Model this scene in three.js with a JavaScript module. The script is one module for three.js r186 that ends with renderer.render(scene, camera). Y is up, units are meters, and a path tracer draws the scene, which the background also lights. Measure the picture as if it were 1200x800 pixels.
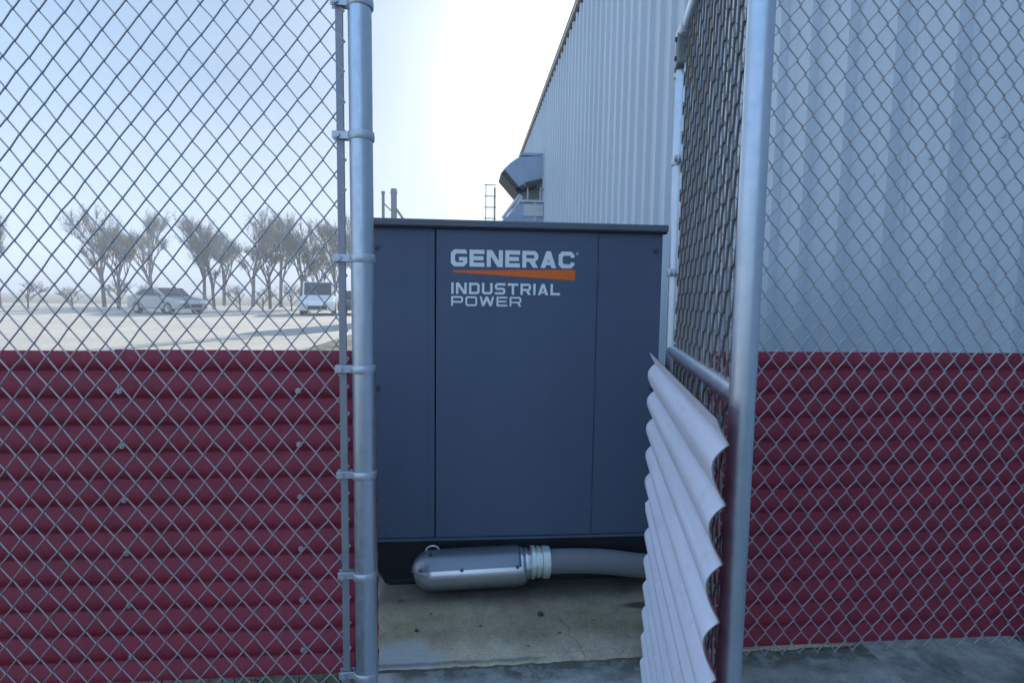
import * as THREE from 'three';
import { mergeGeometries } from 'three/addons/utils/BufferGeometryUtils.js';
import { RoundedBoxGeometry } from 'three/addons/geometries/RoundedBoxGeometry.js';

// ---------------------------------------------------------------- camera, sky, sun, exposure
const D = Math.PI / 180;
const scene = new THREE.Scene();
const camera = new THREE.PerspectiveCamera(65.0, 1024 / 682, 0.05, 900);
camera.position.set(0, 1.1, 0);
camera.rotation.order = 'YXZ';
camera.rotation.set(-4.7 * D, -4.8 * D, 0.8 * D);
scene.add(camera);

const renderer = new THREE.WebGLRenderer({ antialias: true });
renderer.setSize(1024, 682);
renderer.toneMapping = THREE.LinearToneMapping;
renderer.toneMappingExposure = 2.0;
renderer.shadowMap.enabled = true;
renderer.shadowMap.type = THREE.PCFSoftShadowMap;

const SUN_AZ = 15 * D, SUN_EL = 20 * D;      // azimuth from -z towards +x
const sunDir = new THREE.Vector3(Math.sin(SUN_AZ) * Math.cos(SUN_EL), Math.sin(SUN_EL), -Math.cos(SUN_AZ) * Math.cos(SUN_EL));

// noise used by the sky and by every procedural material
function hash(x, y, s) {
  let h = (x * 374761393 + y * 668265263 + s * 1274126177) | 0;
  h = Math.imul(h ^ (h >>> 13), 1274126177); h = h ^ (h >>> 16);
  return (h >>> 0) / 4294967295;
}
function vnoise(x, y, s, per = 0) {
  const xi = Math.floor(x), yi = Math.floor(y), fx = x - xi, fy = y - yi;
  const u = fx * fx * (3 - 2 * fx), v = fy * fy * (3 - 2 * fy);
  const w = per ? (i) => ((i % per) + per) % per : (i) => i;
  const a = hash(w(xi), w(yi), s), b = hash(w(xi + 1), w(yi), s), c = hash(w(xi), w(yi + 1), s), d = hash(w(xi + 1), w(yi + 1), s);
  return a + (b - a) * u + (c - a) * v + (a - b - c + d) * u * v;
}
function fbm(x, y, s, oct = 4, per = 0) {
  let t = 0, a = 0.5, n = 0;
  for (let i = 0; i < oct; i++) { t += a * vnoise(x, y, s + i * 17, per); n += a; x *= 2; y *= 2; per *= 2; a *= 0.5; }
  return t / n;
}
const smooth = (a, b, x) => { const t = Math.min(1, Math.max(0, (x - a) / (b - a))); return t * t * (3 - 2 * t); };
const mix = (a, b, t) => a + (b - a) * t;

{
  const W = 1024, H = 512, data = new Float32Array(W * H * 4), dir = new THREE.Vector3();
  for (let j = 0; j < H; j++) {
    const el = ((j + 0.5) / H - 0.5) * Math.PI;
    for (let i = 0; i < W; i++) {
      const th = ((i + 0.5) / W - 0.5) * 2 * Math.PI;
      dir.set(Math.cos(th) * Math.cos(el), Math.sin(el), Math.sin(th) * Math.cos(el));
      const ang = Math.acos(Math.min(1, Math.max(-1, dir.dot(sunDir)))) / D;
      const e = Math.max(0, el / D);
      // clear winter sky: deep blue away from the sun, pale haze low down, wide white aureole round the sun
      const hz = Math.exp(-e / 13), away = smooth(10, 110, ang);
      const glow = 1.3 * Math.exp(-Math.pow(ang / 12.5, 1.35)) + 0.07 * Math.exp(-ang / 45);
      const veil = 0.03 * (fbm(th * 3, el * 9, 5, 4) - 0.5) * 2;
      let r = mix(0.13, 0.20, away), g = mix(0.20, 0.385, away), b = mix(0.31, 0.66, away);
      const h = hz * (0.66 - 0.14 * away);
      r = mix(r, 0.66, h); g = mix(g, 0.74, h); b = mix(b, 0.86, h);
      r += glow * 1.0 + veil; g += glow * 0.97 + veil; b += glow * 0.88 + veil;
      if (el < 0) { const k = smooth(0, 8, -el / D); r = mix(r, 0.16, k); g = mix(g, 0.17, k); b = mix(b, 0.18, k); }
      const o = (j * W + i) * 4;
      data[o] = Math.max(0, r); data[o + 1] = Math.max(0, g); data[o + 2] = Math.max(0, b); data[o + 3] = 1;
    }
  }
  const sky = new THREE.DataTexture(data, W, H, THREE.RGBAFormat, THREE.FloatType);
  sky.mapping = THREE.EquirectangularReflectionMapping;
  sky.magFilter = sky.minFilter = THREE.LinearFilter; sky.wrapS = THREE.RepeatWrapping;
  sky.needsUpdate = true;
  scene.background = sky; scene.environment = sky;
}
const sun = new THREE.DirectionalLight(new THREE.Color(1, 0.93, 0.82), 4.5);
sun.position.copy(sunDir).multiplyScalar(80); sun.target.position.set(0, 0, -12);
sun.castShadow = true; sun.shadow.mapSize.set(4096, 4096);
Object.assign(sun.shadow.camera, { left: -50, right: 50, top: 50, bottom: -50, near: 1, far: 220 });
sun.shadow.bias = -0.0004;
scene.add(sun, sun.target);
scene.fog = new THREE.FogExp2(new THREE.Color(0.80, 0.84, 0.90), 0.0055);

// ---------------------------------------------------------------- helpers
let seed = 20240611;
const rnd = () => { seed = (seed * 1664525 + 1013904223) >>> 0; return seed / 4294967296; };
const rr = (a, b) => a + (b - a) * rnd();
const V = (x, y, z) => new THREE.Vector3(x, y, z);

const counts = {};
function numbered(n) { const k = counts[n] = (counts[n] ?? -1) + 1; return k ? `${n}_${String(k).padStart(3, '0')}` : n; }
function thing(name, label, category, pos = [0, 0, 0], turn = 0, group) {
  const o = new THREE.Group(); o.name = numbered(name); o.position.set(...pos); o.rotation.y = turn;
  o.userData = { label, category }; if (group) o.userData.group = group;
  scene.add(o); return o;
}
function structure(o, name) { o.name = numbered(name); o.userData.kind = 'structure'; scene.add(o); return o; }
function part(parent, name, geo, mat, label) {
  const g = Array.isArray(geo) ? merge(geo) : geo;
  const m = new THREE.Mesh(g, mat); m.name = name; m.castShadow = m.receiveShadow = true;
  if (label) m.userData.label = label;
  parent.add(m); return m;
}
function merge(list) {
  const l = list.map((g) => { const n = g.index ? g.toNonIndexed() : g.clone(); for (const k of Object.keys(n.attributes)) if (!['position', 'normal', 'uv'].includes(k)) n.deleteAttribute(k); return n; });
  return mergeGeometries(l);
}
// box-projected uv in metres
function muv(g, scale = 1, ox = 0, oy = 0) {
  g = g.index ? g.toNonIndexed() : g;
  const p = g.attributes.position, uv = new Float32Array(p.count * 2), a = V(), b = V(), c = V(), n = V();
  for (let i = 0; i < p.count; i += 3) {
    a.fromBufferAttribute(p, i); b.fromBufferAttribute(p, i + 1); c.fromBufferAttribute(p, i + 2);
    n.copy(b).sub(a).cross(c.clone().sub(a));
    const ax = Math.abs(n.x), ay = Math.abs(n.y), az = Math.abs(n.z);
    [a, b, c].forEach((q, k) => {
      const [u, v] = ay >= ax && ay >= az ? [q.x, -q.z] : ax >= az ? [q.z, q.y] : [q.x, q.y];
      uv[(i + k) * 2] = u * scale + ox; uv[(i + k) * 2 + 1] = v * scale + oy;
    });
  }
  g.setAttribute('uv', new THREE.BufferAttribute(uv, 2)); return g;
}
const box = (x0, x1, y0, y1, z0, z1) => muv(new THREE.BoxGeometry(x1 - x0, y1 - y0, z1 - z0).translate((x0 + x1) / 2, (y0 + y1) / 2, (z0 + z1) / 2));
const rbox = (x0, x1, y0, y1, z0, z1, r = 0.004, s = 2) => muv(new RoundedBoxGeometry(x1 - x0, y1 - y0, z1 - z0, s, r).translate((x0 + x1) / 2, (y0 + y1) / 2, (z0 + z1) / 2));
function cyl(a, b, r0, r1 = r0, seg = 20, open = false) {
  const d = b.clone().sub(a), L = d.length();
  const g = new THREE.CylinderGeometry(r1, r0, L, seg, 1, open);
  const uv = g.attributes.uv; for (let i = 0; i < uv.count; i++) uv.setXY(i, uv.getX(i) * 2 * Math.PI * r0, uv.getY(i) * L);
  g.applyQuaternion(new THREE.Quaternion().setFromUnitVectors(V(0, 1, 0), d.normalize()));
  return g.translate((a.x + b.x) / 2, (a.y + b.y) / 2, (a.z + b.z) / 2);
}
function prism(pts, depth, bevel = 0) {   // polygon in x,y extruded along +z
  return new THREE.ExtrudeGeometry(new THREE.Shape(pts.map(([x, y]) => new THREE.Vector2(x, y))), { depth, bevelEnabled: bevel > 0, bevelSize: bevel, bevelThickness: bevel, bevelOffset: -bevel, bevelSegments: 2, steps: 1 });
}

// ---------------------------------------------------------------- textures and materials
function tex(w, h, fn, srgb, repeat) {
  const d = new Uint8Array(w * h * 4);
  for (let j = 0; j < h; j++) for (let i = 0; i < w; i++) {
    const c = fn(i / w, j / h, i, j), o = (j * w + i) * 4;
    for (let k = 0; k < 3; k++) { let v = Math.max(0, Math.min(1, Array.isArray(c) ? c[k] : c)); if (srgb) v = v <= 0.0031308 ? v * 12.92 : 1.055 * Math.pow(v, 1 / 2.4) - 0.055; d[o + k] = Math.round(v * 255); }
    d[o + 3] = 255;
  }
  const t = new THREE.DataTexture(d, w, h, THREE.RGBAFormat);
  t.wrapS = t.wrapT = THREE.RepeatWrapping; t.magFilter = THREE.LinearFilter; t.minFilter = THREE.LinearMipmapLinearFilter; t.generateMipmaps = true;
  if (srgb) t.colorSpace = THREE.SRGBColorSpace;
  if (repeat) t.repeat.set(repeat, repeat);
  t.needsUpdate = true; return t;
}
const col = (r, g, b) => new THREE.Color().setRGB(r, g, b);
const mat = (o) => { const m = (o.clearcoat || o.transmission || o.sheen) ? new THREE.MeshPhysicalMaterial(o) : new THREE.MeshStandardMaterial(o); m.side = THREE.DoubleSide; return m; };

// galvanised spangle: value map around 1, repeated every 0.25 m
const spangle = tex(256, 256, (u, v) => { const n = fbm(u * 24, v * 24, 3, 3, 24), m = fbm(u * 5, v * 5, 9, 3, 5); const k = 0.86 + 0.08 * n + 0.10 * (m - 0.5); return [k, k, k]; }, true, 4);
const spangleRough = tex(256, 256, (u, v) => 0.36 + 0.25 * fbm(u * 20, v * 20, 4, 3, 20), false, 4);
const galv = mat({ color: col(0.60, 0.68, 0.77), map: spangle, roughnessMap: spangleRough, roughness: 0.85, metalness: 0.95 });
const weathered = mat({ color: col(0.24, 0.25, 0.26), map: spangle, roughness: 0.7, metalness: 0.2 });
const barMat = mat({ color: col(0.34, 0.35, 0.38), roughness: 0.5, metalness: 0.5, map: spangle });
const gateWire = mat({ color: col(0.24, 0.215, 0.20), roughness: 0.6, metalness: 0.4 });
const wireMat = mat({ color: col(0.46, 0.46, 0.47), roughness: 0.5, metalness: 0.6 });
const bandMat = mat({ color: col(0.62, 0.66, 0.72), roughness: 0.42, metalness: 0.7, map: spangle });
const boltMat = mat({ color: col(0.10, 0.10, 0.11), roughness: 0.5, metalness: 0.6 });

// painted cabinet: faint orange peel, dust runs and handling smears
const dust = tex(768, 768, (u, v) => { const a = fbm(u * 6, v * 2, 21, 4), b = fbm(u * 60, v * 5, 22, 3), c = fbm(u * 200, v * 200, 23, 2); const k = 0.86 + 0.16 * a + 0.07 * b + 0.05 * c; return [k, k, k]; }, true, 0.9);
const peel = tex(512, 512, (u, v) => fbm(u * 100, v * 100, 31, 3, 100), false, 5);
const dustRough = tex(512, 512, (u, v) => 0.40 + 0.22 * fbm(u * 7, v * 5, 35, 4) + 0.05 * fbm(u * 90, v * 90, 36, 2), false, 0.9);
const cabinet = mat({ color: col(0.086, 0.119, 0.182), map: dust, roughnessMap: dustRough, roughness: 1, bumpMap: peel, bumpScale: 0.0002 });
const cabinetTrim = mat({ color: col(0.125, 0.138, 0.165), map: dust, roughness: 0.45 });
const blackSteel = mat({ color: col(0.009, 0.010, 0.012), map: dust, roughness: 0.6 });
const darkGap = mat({ color: col(0.008, 0.008, 0.01), roughness: 0.9 });
const printWhite = mat({ color: col(0.90, 0.90, 0.90), map: dust, roughness: 0.5 });
const printOrange = mat({ color: col(0.95, 0.165, 0.015), map: dust, roughness: 0.5 });

// corrugated siding: painted face and primer back, both a little dirty
const grime = tex(512, 512, (u, v) => { const a = fbm(u * 5, v * 7, 41, 5), b = fbm(u * 70, v * 3, 42, 3), c = smooth(0.62, 0.8, fbm(u * 13, v * 13, 43, 4)); const k = 0.82 + 0.2 * a + 0.08 * b - 0.14 * c; return [k, k * (1 - 0.02 * c), k * (1 - 0.05 * c)]; }, true, 0.8);
const chalk = tex(768, 768, (u, v) => { const a = fbm(u * 4, v * 5, 161, 5), b = fbm(u * 90, v * 5, 162, 3), c = smooth(0.55, 0.8, fbm(u * 9, v * 16, 163, 5)), d = smooth(0.66, 0.72, fbm(u * 80, v * 80, 164, 3)); const k = 0.62 + 0.34 * a + 0.16 * (b - 0.5); return [k * (1 - 0.18 * d), k * (1 - 0.1 * d) + 0.10 * c, k * (1 - 0.1 * d) + 0.08 * c]; }, true, 0.95);
const primerFilm = tex(768, 768, (u, v) => { const a = fbm(u * 4, v * 9, 151, 5), b = fbm(u * 9, v * 160, 152, 3), c = smooth(0.60, 0.82, fbm(u * 12, v * 20, 153, 5)), d = smooth(0.72, 0.76, fbm(u * 60, v * 60, 154, 3)); const k = 0.84 + 0.16 * a + 0.12 * (b - 0.5) - 0.05 * c - 0.05 * d; return [k, k * (1 - 0.02 * c), k * (1 - 0.05 * c - 0.05 * d)]; }, true, 0.95);
const maroon = mat({ color: col(0.40, 0.036, 0.072), map: chalk, roughness: 0.62 });
const primer = mat({ color: col(0.84, 0.80, 0.88), map: primerFilm, roughness: 0.5 });
const wallFilm = tex(512, 512, (u, v) => { const k = 0.93 + 0.07 * fbm(u * 4, v * 3, 141, 4, 0) - 0.05 * smooth(0.5, 0.9, fbm(u * 50, v * 3, 142, 3)); return [k, k, k]; }, true, 0.35);
const wallPaints = [0, 1, 2].map((k) => mat({ color: col(0.58 + 0.012 * k, 0.63 + 0.012 * k, 0.68 + 0.012 * k), map: wallFilm, roughness: 0.45 }));
const trimCream = mat({ color: col(0.58, 0.54, 0.47), map: grime, roughness: 0.5 });
const trimBrown = mat({ color: col(0.07, 0.05, 0.04), roughness: 0.6 });
const roofMat = mat({ color: col(0.35, 0.36, 0.38), roughness: 0.5 });
const hoodBlue = mat({ color: col(0.36, 0.44, 0.56), map: grime, roughness: 0.75 });
const hoodPale = mat({ color: col(0.60, 0.61, 0.63), map: grime, roughness: 0.5 });

// concrete of the pad: one unique sheet, 1.6 m x 0.8 m, with moss, stains, shade painted under the cabinet and worn edge
const PX0 = -0.33, PX1 = 1.27, PZ0 = -1.535, PZ1 = -2.335;
const padTex = tex(1536, 768, (u, v) => {
  const x = PX0 + u * 1.6, z = PZ0 - v * 0.8;
  const a = fbm(x * 3 + 7, z * 3, 51, 5), b = fbm(x * 22, z * 22, 52, 4), c = fbm(x * 160, z * 160, 53, 2);
  let k = 0.17 + 0.13 * (a - 0.35) + 0.09 * (b - 0.5) + 0.05 * (c - 0.5);
  k *= 1.22; let r = k * 1.33, g = k * 1.09, bl = k * 0.70; const grit = fbm(x * 420, z * 420, 59, 2); const gk = 1 + 0.5 * smooth(0.70, 0.82, grit) - 0.45 * smooth(0.30, 0.18, grit); r *= gk; g *= gk; bl *= gk;
  const crack = smooth(0.0035, 0.001, Math.abs(x - 0.33 - 0.25 * (z + 1.7) - 0.05 * (fbm(z * 14, 2, 60, 4) - 0.5))) * smooth(-1.86, -1.70, z) * 0.4; r *= 1 - crack; g *= 1 - crack; bl *= 1 - crack;
  const moss = smooth(0.5, 0.72, fbm(x * 5, z * 5, 54, 4)) * smooth(-0.1, 0.5, x); r = mix(r, 0.085, 0.5 * moss); g = mix(g, 0.10, 0.5 * moss); bl = mix(bl, 0.045, 0.5 * moss);
  const worn = smooth(0.16, 0.02, -(z - PZ0) + 0.10 * (fbm(x * 9, z * 4, 55, 3) - 0.5)); r = mix(r, r * 1.7 + 0.03, worn * 0.75); g = mix(g, g * 1.72 + 0.03, worn * 0.75); bl = mix(bl, bl * 1.9 + 0.04, worn * 0.75);
  const pale = smooth(0.21, 0.11, Math.hypot((x + 0.24) * 1.0, (z + 1.53) * 1.2) + 0.10 * (fbm(x * 14, z * 14, 56, 4) - 0.5)); r = mix(r, 0.42, pale * 0.7); g = mix(g, 0.44, pale * 0.7); bl = mix(bl, 0.46, pale * 0.7);
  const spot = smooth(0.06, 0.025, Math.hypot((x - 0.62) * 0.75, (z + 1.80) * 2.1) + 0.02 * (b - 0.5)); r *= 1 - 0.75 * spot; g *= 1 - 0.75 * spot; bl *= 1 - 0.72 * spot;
  const baseShade = smooth(-1.80, -1.90, z + 0.05 * (fbm(x * 7, z * 5, 57, 3) - 0.5)); r *= 1 - 0.6 * baseShade; g *= 1 - 0.58 * baseShade; bl *= 1 - 0.52 * baseShade;  // shadow under cabinet, fitting and hose, darkened into the concrete colour
  const run = smooth(0.012, 0.0, Math.abs(-(z - PZ0) - 0.012)) * smooth(0.35, 0.6, fbm(x * 6, 3, 58, 3)) ; r *= 1 - 0.5 * run; g *= 1 - 0.48 * run; bl *= 1 - 0.48 * run;
  const edge = smooth(0.03, 0.0, x - PX0); r = mix(r, 0.34, edge * 0.6); g = mix(g, 0.33, edge * 0.6); bl = mix(bl, 0.30, edge * 0.6);
  for (const [px, pz, pr] of [[0.05, -1.72, 0.006], [0.31, -1.66, 0.007], [-0.12, -1.80, 0.005], [0.44, -1.72, 0.005], [0.2, -1.6, 0.006]]) if (Math.hypot(x - px, z - pz) < pr) { r *= 0.4; g *= 0.4; bl *= 0.4; }
  return [r, g, bl];
}, true);
padTex.wrapS = padTex.wrapT = THREE.ClampToEdgeWrapping;
const concBump = tex(512, 512, (u, v) => 0.6 * fbm(u * 16, v * 16, 61, 5, 16) + 0.4 * fbm(u * 90, v * 90, 62, 2, 90), false, 2);
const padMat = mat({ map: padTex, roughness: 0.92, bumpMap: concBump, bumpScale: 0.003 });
const concTex = tex(512, 512, (u, v) => { const a = fbm(u * 5, v * 5, 71, 5, 5), b = fbm(u * 60, v * 60, 72, 3, 60); const k = 0.23 + 0.16 * (a - 0.5) + 0.16 * (b - 0.5); return [k * 1.02, k, k * 0.93]; }, true, 0.7);
const apronTex = tex(512, 512, (u, v) => { const a = fbm(u * 5, v * 5, 75, 5, 5), b = fbm(u * 60, v * 60, 76, 3, 60), c = smooth(0.45, 0.7, fbm(u * 9, v * 9, 77, 4, 9)); const k = 0.36 + 0.2 * (a - 0.5) + 0.2 * (b - 0.5) - 0.12 * c; return [k, k, k * 0.95]; }, true, 0.9);
const concrete = mat({ map: concTex, roughness: 0.93, bumpMap: concBump, bumpScale: 0.004 });
const apronMat = mat({ color: col(1, 1, 1), map: apronTex, roughness: 0.93, bumpMap: concBump, bumpScale: 0.004 });
const apronTop = tex(640, 640, (u, v) => {
  const x = -0.31 + u * 1.6, d = v * 1.6;      // d: metres from the pad step towards the camera
  const a = fbm(x * 4, d * 4, 171, 5), b = fbm(x * 40, d * 40, 172, 4), c = fbm(x * 180, d * 180, 173, 2);
  let k = 0.40 + 0.2 * (a - 0.5) + 0.2 * (b - 0.5) + 0.12 * (c - 0.5);
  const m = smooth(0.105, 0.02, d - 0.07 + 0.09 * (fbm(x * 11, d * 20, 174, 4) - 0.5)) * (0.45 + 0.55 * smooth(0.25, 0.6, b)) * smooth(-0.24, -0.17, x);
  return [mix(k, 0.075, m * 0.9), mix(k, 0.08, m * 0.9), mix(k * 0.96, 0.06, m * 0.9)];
}, true);
apronTop.wrapS = apronTop.wrapT = THREE.ClampToEdgeWrapping;
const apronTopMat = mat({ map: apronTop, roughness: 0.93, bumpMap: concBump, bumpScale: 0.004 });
const padEdge = mat({ color: col(0.75, 0.70, 0.55), map: concTex, roughness: 0.95, bumpMap: concBump, bumpScale: 0.008 });
const lotTex = tex(512, 512, (u, v) => { const a = fbm(u * 6, v * 6, 81, 5, 6), b = fbm(u * 120, v * 120, 82, 2, 120); const k = 0.36 + 0.14 * (a - 0.5) + 0.10 * (b - 0.5); return [k * 1.05, k * 0.97, k * 0.84]; }, true, 0.12);
const lotMat = mat({ map: lotTex, roughness: 0.95 });
const soilTex = tex(512, 512, (u, v) => { const a = fbm(u * 7, v * 7, 91, 5, 7), b = fbm(u * 90, v * 90, 92, 3, 90); const k = 0.14 + 0.12 * (a - 0.5) + 0.12 * (b - 0.5); return [k * 1.08, k * 1.02, k * 0.75]; }, true, 0.5);
const soilMat = mat({ map: soilTex, roughness: 1, bumpMap: concBump, bumpScale: 0.01 });

// ---------------------------------------------------------------- ground
{
  const soil = new THREE.Mesh(new THREE.PlaneGeometry(700, 700).rotateX(-Math.PI / 2).translate(0, -0.09, -150), soilMat);
  const uv = soil.geometry.attributes.uv; for (let i = 0; i < uv.count; i++) uv.setXY(i, uv.getX(i) * 700, uv.getY(i) * 700);
  soil.receiveShadow = true; structure(soil, 'ground');
  const lot = new THREE.Mesh(muv(new THREE.PlaneGeometry(56, 62).rotateX(-Math.PI / 2).translate(-31.5, -0.082, -24)), lotMat);
  lot.receiveShadow = true; structure(lot, 'parking_lot');
  // lower apron in front of the pad, and the pad itself with a broken front edge
  const apron = new THREE.Mesh(rbox(-0.31, 1.85, -0.14, -0.020, -1.60, 1.6, 0.006), apronMat); apron.receiveShadow = true; structure(apron, 'concrete_apron');
  const at = new THREE.PlaneGeometry(1.6, 1.59, 1, 1).rotateX(-Math.PI / 2), au = at.attributes.uv, ap = at.attributes.position;
  at.translate(-0.303 + 0.8, -0.016, -1.595 + 0.795); for (let i = 0; i < ap.count; i++) au.setXY(i, (ap.getX(i) + 0.31) / 1.6, (ap.getZ(i) + 1.6) / 1.6);
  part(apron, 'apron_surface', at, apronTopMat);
  const n = 90, pos = [], uvs = [], idx = [], rows = [0, 0.012, 0.03, 0.2, 0.8];
  for (let i = 0; i <= n; i++) {
    const x = PX0 + (PX1 - PX0) * i / n, w = 0.006 * (fbm(x * 20, 1, 101, 3) - 0.5) + 0.005 * (fbm(x * 70, 4, 102, 2) - 0.5) + 0.016 * (x - 0.2) * -1;
    rows.forEach((d, r) => { const z = PZ0 - d + (r < 4 ? w : 0), y = r === 0 ? -0.006 - 0.006 * fbm(x * 40, 2, 103, 2) : r === 1 ? -0.003 : 0; pos.push(x, y, z); uvs.push((x - PX0) / 1.6, d / 0.8); });
    if (i < n) for (let r = 0; r < rows.length - 1; r++) { const a = i * rows.length + r, b = a + rows.length; idx.push(a, b, a + 1, b, b + 1, a + 1); }
  }
  const g = new THREE.BufferGeometry(); g.setAttribute('position', new THREE.Float32BufferAttribute(pos, 3)); g.setAttribute('uv', new THREE.Float32BufferAttribute(uvs, 2)); g.setIndex(idx); g.computeVertexNormals();
  const pad = new THREE.Group(); structure(pad, 'concrete_pad');
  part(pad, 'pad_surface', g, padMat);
  // front face under the broken edge
  const fp = [], fi = [];
  for (let i = 0; i <= n; i++) { const k = i * rows.length * 3; fp.push(pos[k], pos[k + 1], pos[k + 2], pos[k], -0.15, pos[k + 2] + 0.006 * (fbm(pos[k] * 30, 9, 104, 3) - 0.5) - 0.006); if (i < n) fi.push(i * 2, i * 2 + 1, i * 2 + 2, i * 2 + 2, i * 2 + 1, i * 2 + 3); }
  const fg = new THREE.BufferGeometry(); fg.setAttribute('position', new THREE.Float32BufferAttribute(fp, 3)); fg.setIndex(fi); fg.computeVertexNormals();
  part(pad, 'pad_edge', muv(fg), padEdge);
  part(pad, 'pad_slab', [box(PX0, PX1, -0.16, -0.012, -2.3, -1.60), box(PX0, PX1, -0.16, -0.0005, -4.9, -2.335), box(PX1 + 0.006, 1.86, -0.16, -0.002, -4.9, -1.62)], concrete);
}

// ---------------------------------------------------------------- metal building on the right
const WX = 1.9, EAVE = 6.17, WZ0 = 6, WZ1 = -20.5;
{
  const b = thing('metal_building', 'tall pale blue ribbed metal building rising behind the generator', 'building', [WX, 0, 0]);
  // one sheet 0.914 m wide: three trapezoid ribs and low stiffening beads, profile along -z, standing proud towards -x
  const P = [[0, 0]];
  for (let k = 0; k < 3; k++) {
    const o = k * 0.3048;
    P.push([o + 0.040, 0.0], [o + 0.056, 0.046], [o + 0.128, 0.046], [o + 0.144, 0.0]);
  }
  P.push([0.9164, 0]);
  const pos = [], idx = [];
  P.forEach(([z, x], i) => { const j = P[i + 1]; if (!j) return; const k = pos.length / 3; pos.push(-x, 0.1, -z, -x, EAVE - 0.08, -z, -j[1], 0.1, -j[0], -j[1], EAVE - 0.08, -j[0]); idx.push(k, k + 2, k + 1, k + 1, k + 2, k + 3); });
  const sg = new THREE.BufferGeometry(); sg.setAttribute('position', new THREE.Float32BufferAttribute(pos, 3)); sg.setIndex(idx);
  const sheet = muv(sg, 1); sheet.computeVertexNormals();
  const vars = [0, 1, 2].map((k) => { const g = sheet.clone(), u = g.attributes.uv; for (let i = 0; i < u.count; i++) u.setXY(i, u.getX(i) + 0.37 * k, u.getY(i) * 0.5 + 0.21 * k); return g; });
  let i = 0;
  for (let z = WZ0; z - 0.9144 > WZ1 - 0.3; z -= 0.9144, i++) { const m = part(b, 'wall_panel', vars[i % 3], wallPaints[(i * 7) % 3]); m.position.set(-0.0015 * (i % 2), 0, z); }
  const zEnd = WZ0 - i * 0.9144;
  const heads = []; for (const y of [0.4, 1.7, 3.1, 4.5, 5.85]) for (let k = 0; k < i * 3; k++) { const z = WZ0 - k * 0.3048 - 0.19; if (z < 2 && z > -14) heads.push(new THREE.CylinderGeometry(0.009, 0.011, 0.007, 6).rotateZ(Math.PI / 2).translate(-0.003, y + 0.006 * (hash(k, y * 10, 3) - 0.5), z)); }
  part(b, 'wall_screw', heads, wallPaints[0]).userData.kind = 'stuff';
  part(b, 'base_wall', box(0.02, 14, -0.1, 0.1, zEnd, WZ0), concrete);
  part(b, 'wall_core', box(0.03, 14, 0.1, EAVE - 0.1, zEnd + 0.02, WZ0 - 0.02), wallPaints[0]);
  part(b, 'corner_trim', [box(-0.045, 0.10, 0.1, EAVE - 0.085, zEnd - 0.03, zEnd - 0.002), box(-0.047, -0.035, 0.1, EAVE - 0.085, zEnd, zEnd + 0.1)], trimCream);
  part(b, 'eave_trim', [box(-0.075, 0.2, EAVE - 0.055, EAVE + 0.03, zEnd - 0.05, WZ0 + 0.05)], trimCream);
  part(b, 'eave_closure', [box(-0.050, 0.1, EAVE - 0.125, EAVE - 0.057, zEnd - 0.045, WZ0 + 0.045)], trimBrown);
  const roofPts = [[-0.09, EAVE + 0.032], [14, EAVE + 1.4], [14, EAVE + 1.3], [0.2, EAVE + 0.02], [-0.09, EAVE + 0.02]];
  const rg = prism(roofPts, WZ0 - zEnd + 0.12).translate(0, 0, zEnd - 0.06);
  part(b, 'roof', muv(rg), roofMat);
  part(b, 'end_wall', muv(prism([[0.03, 0.1], [13.9, 0.1], [13.9, EAVE + 1.25], [0.25, EAVE - 0.05], [0.03, EAVE - 0.1]], 0.02).translate(0, 0, zEnd - 0.025)), wallPaints[1]);
}

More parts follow.
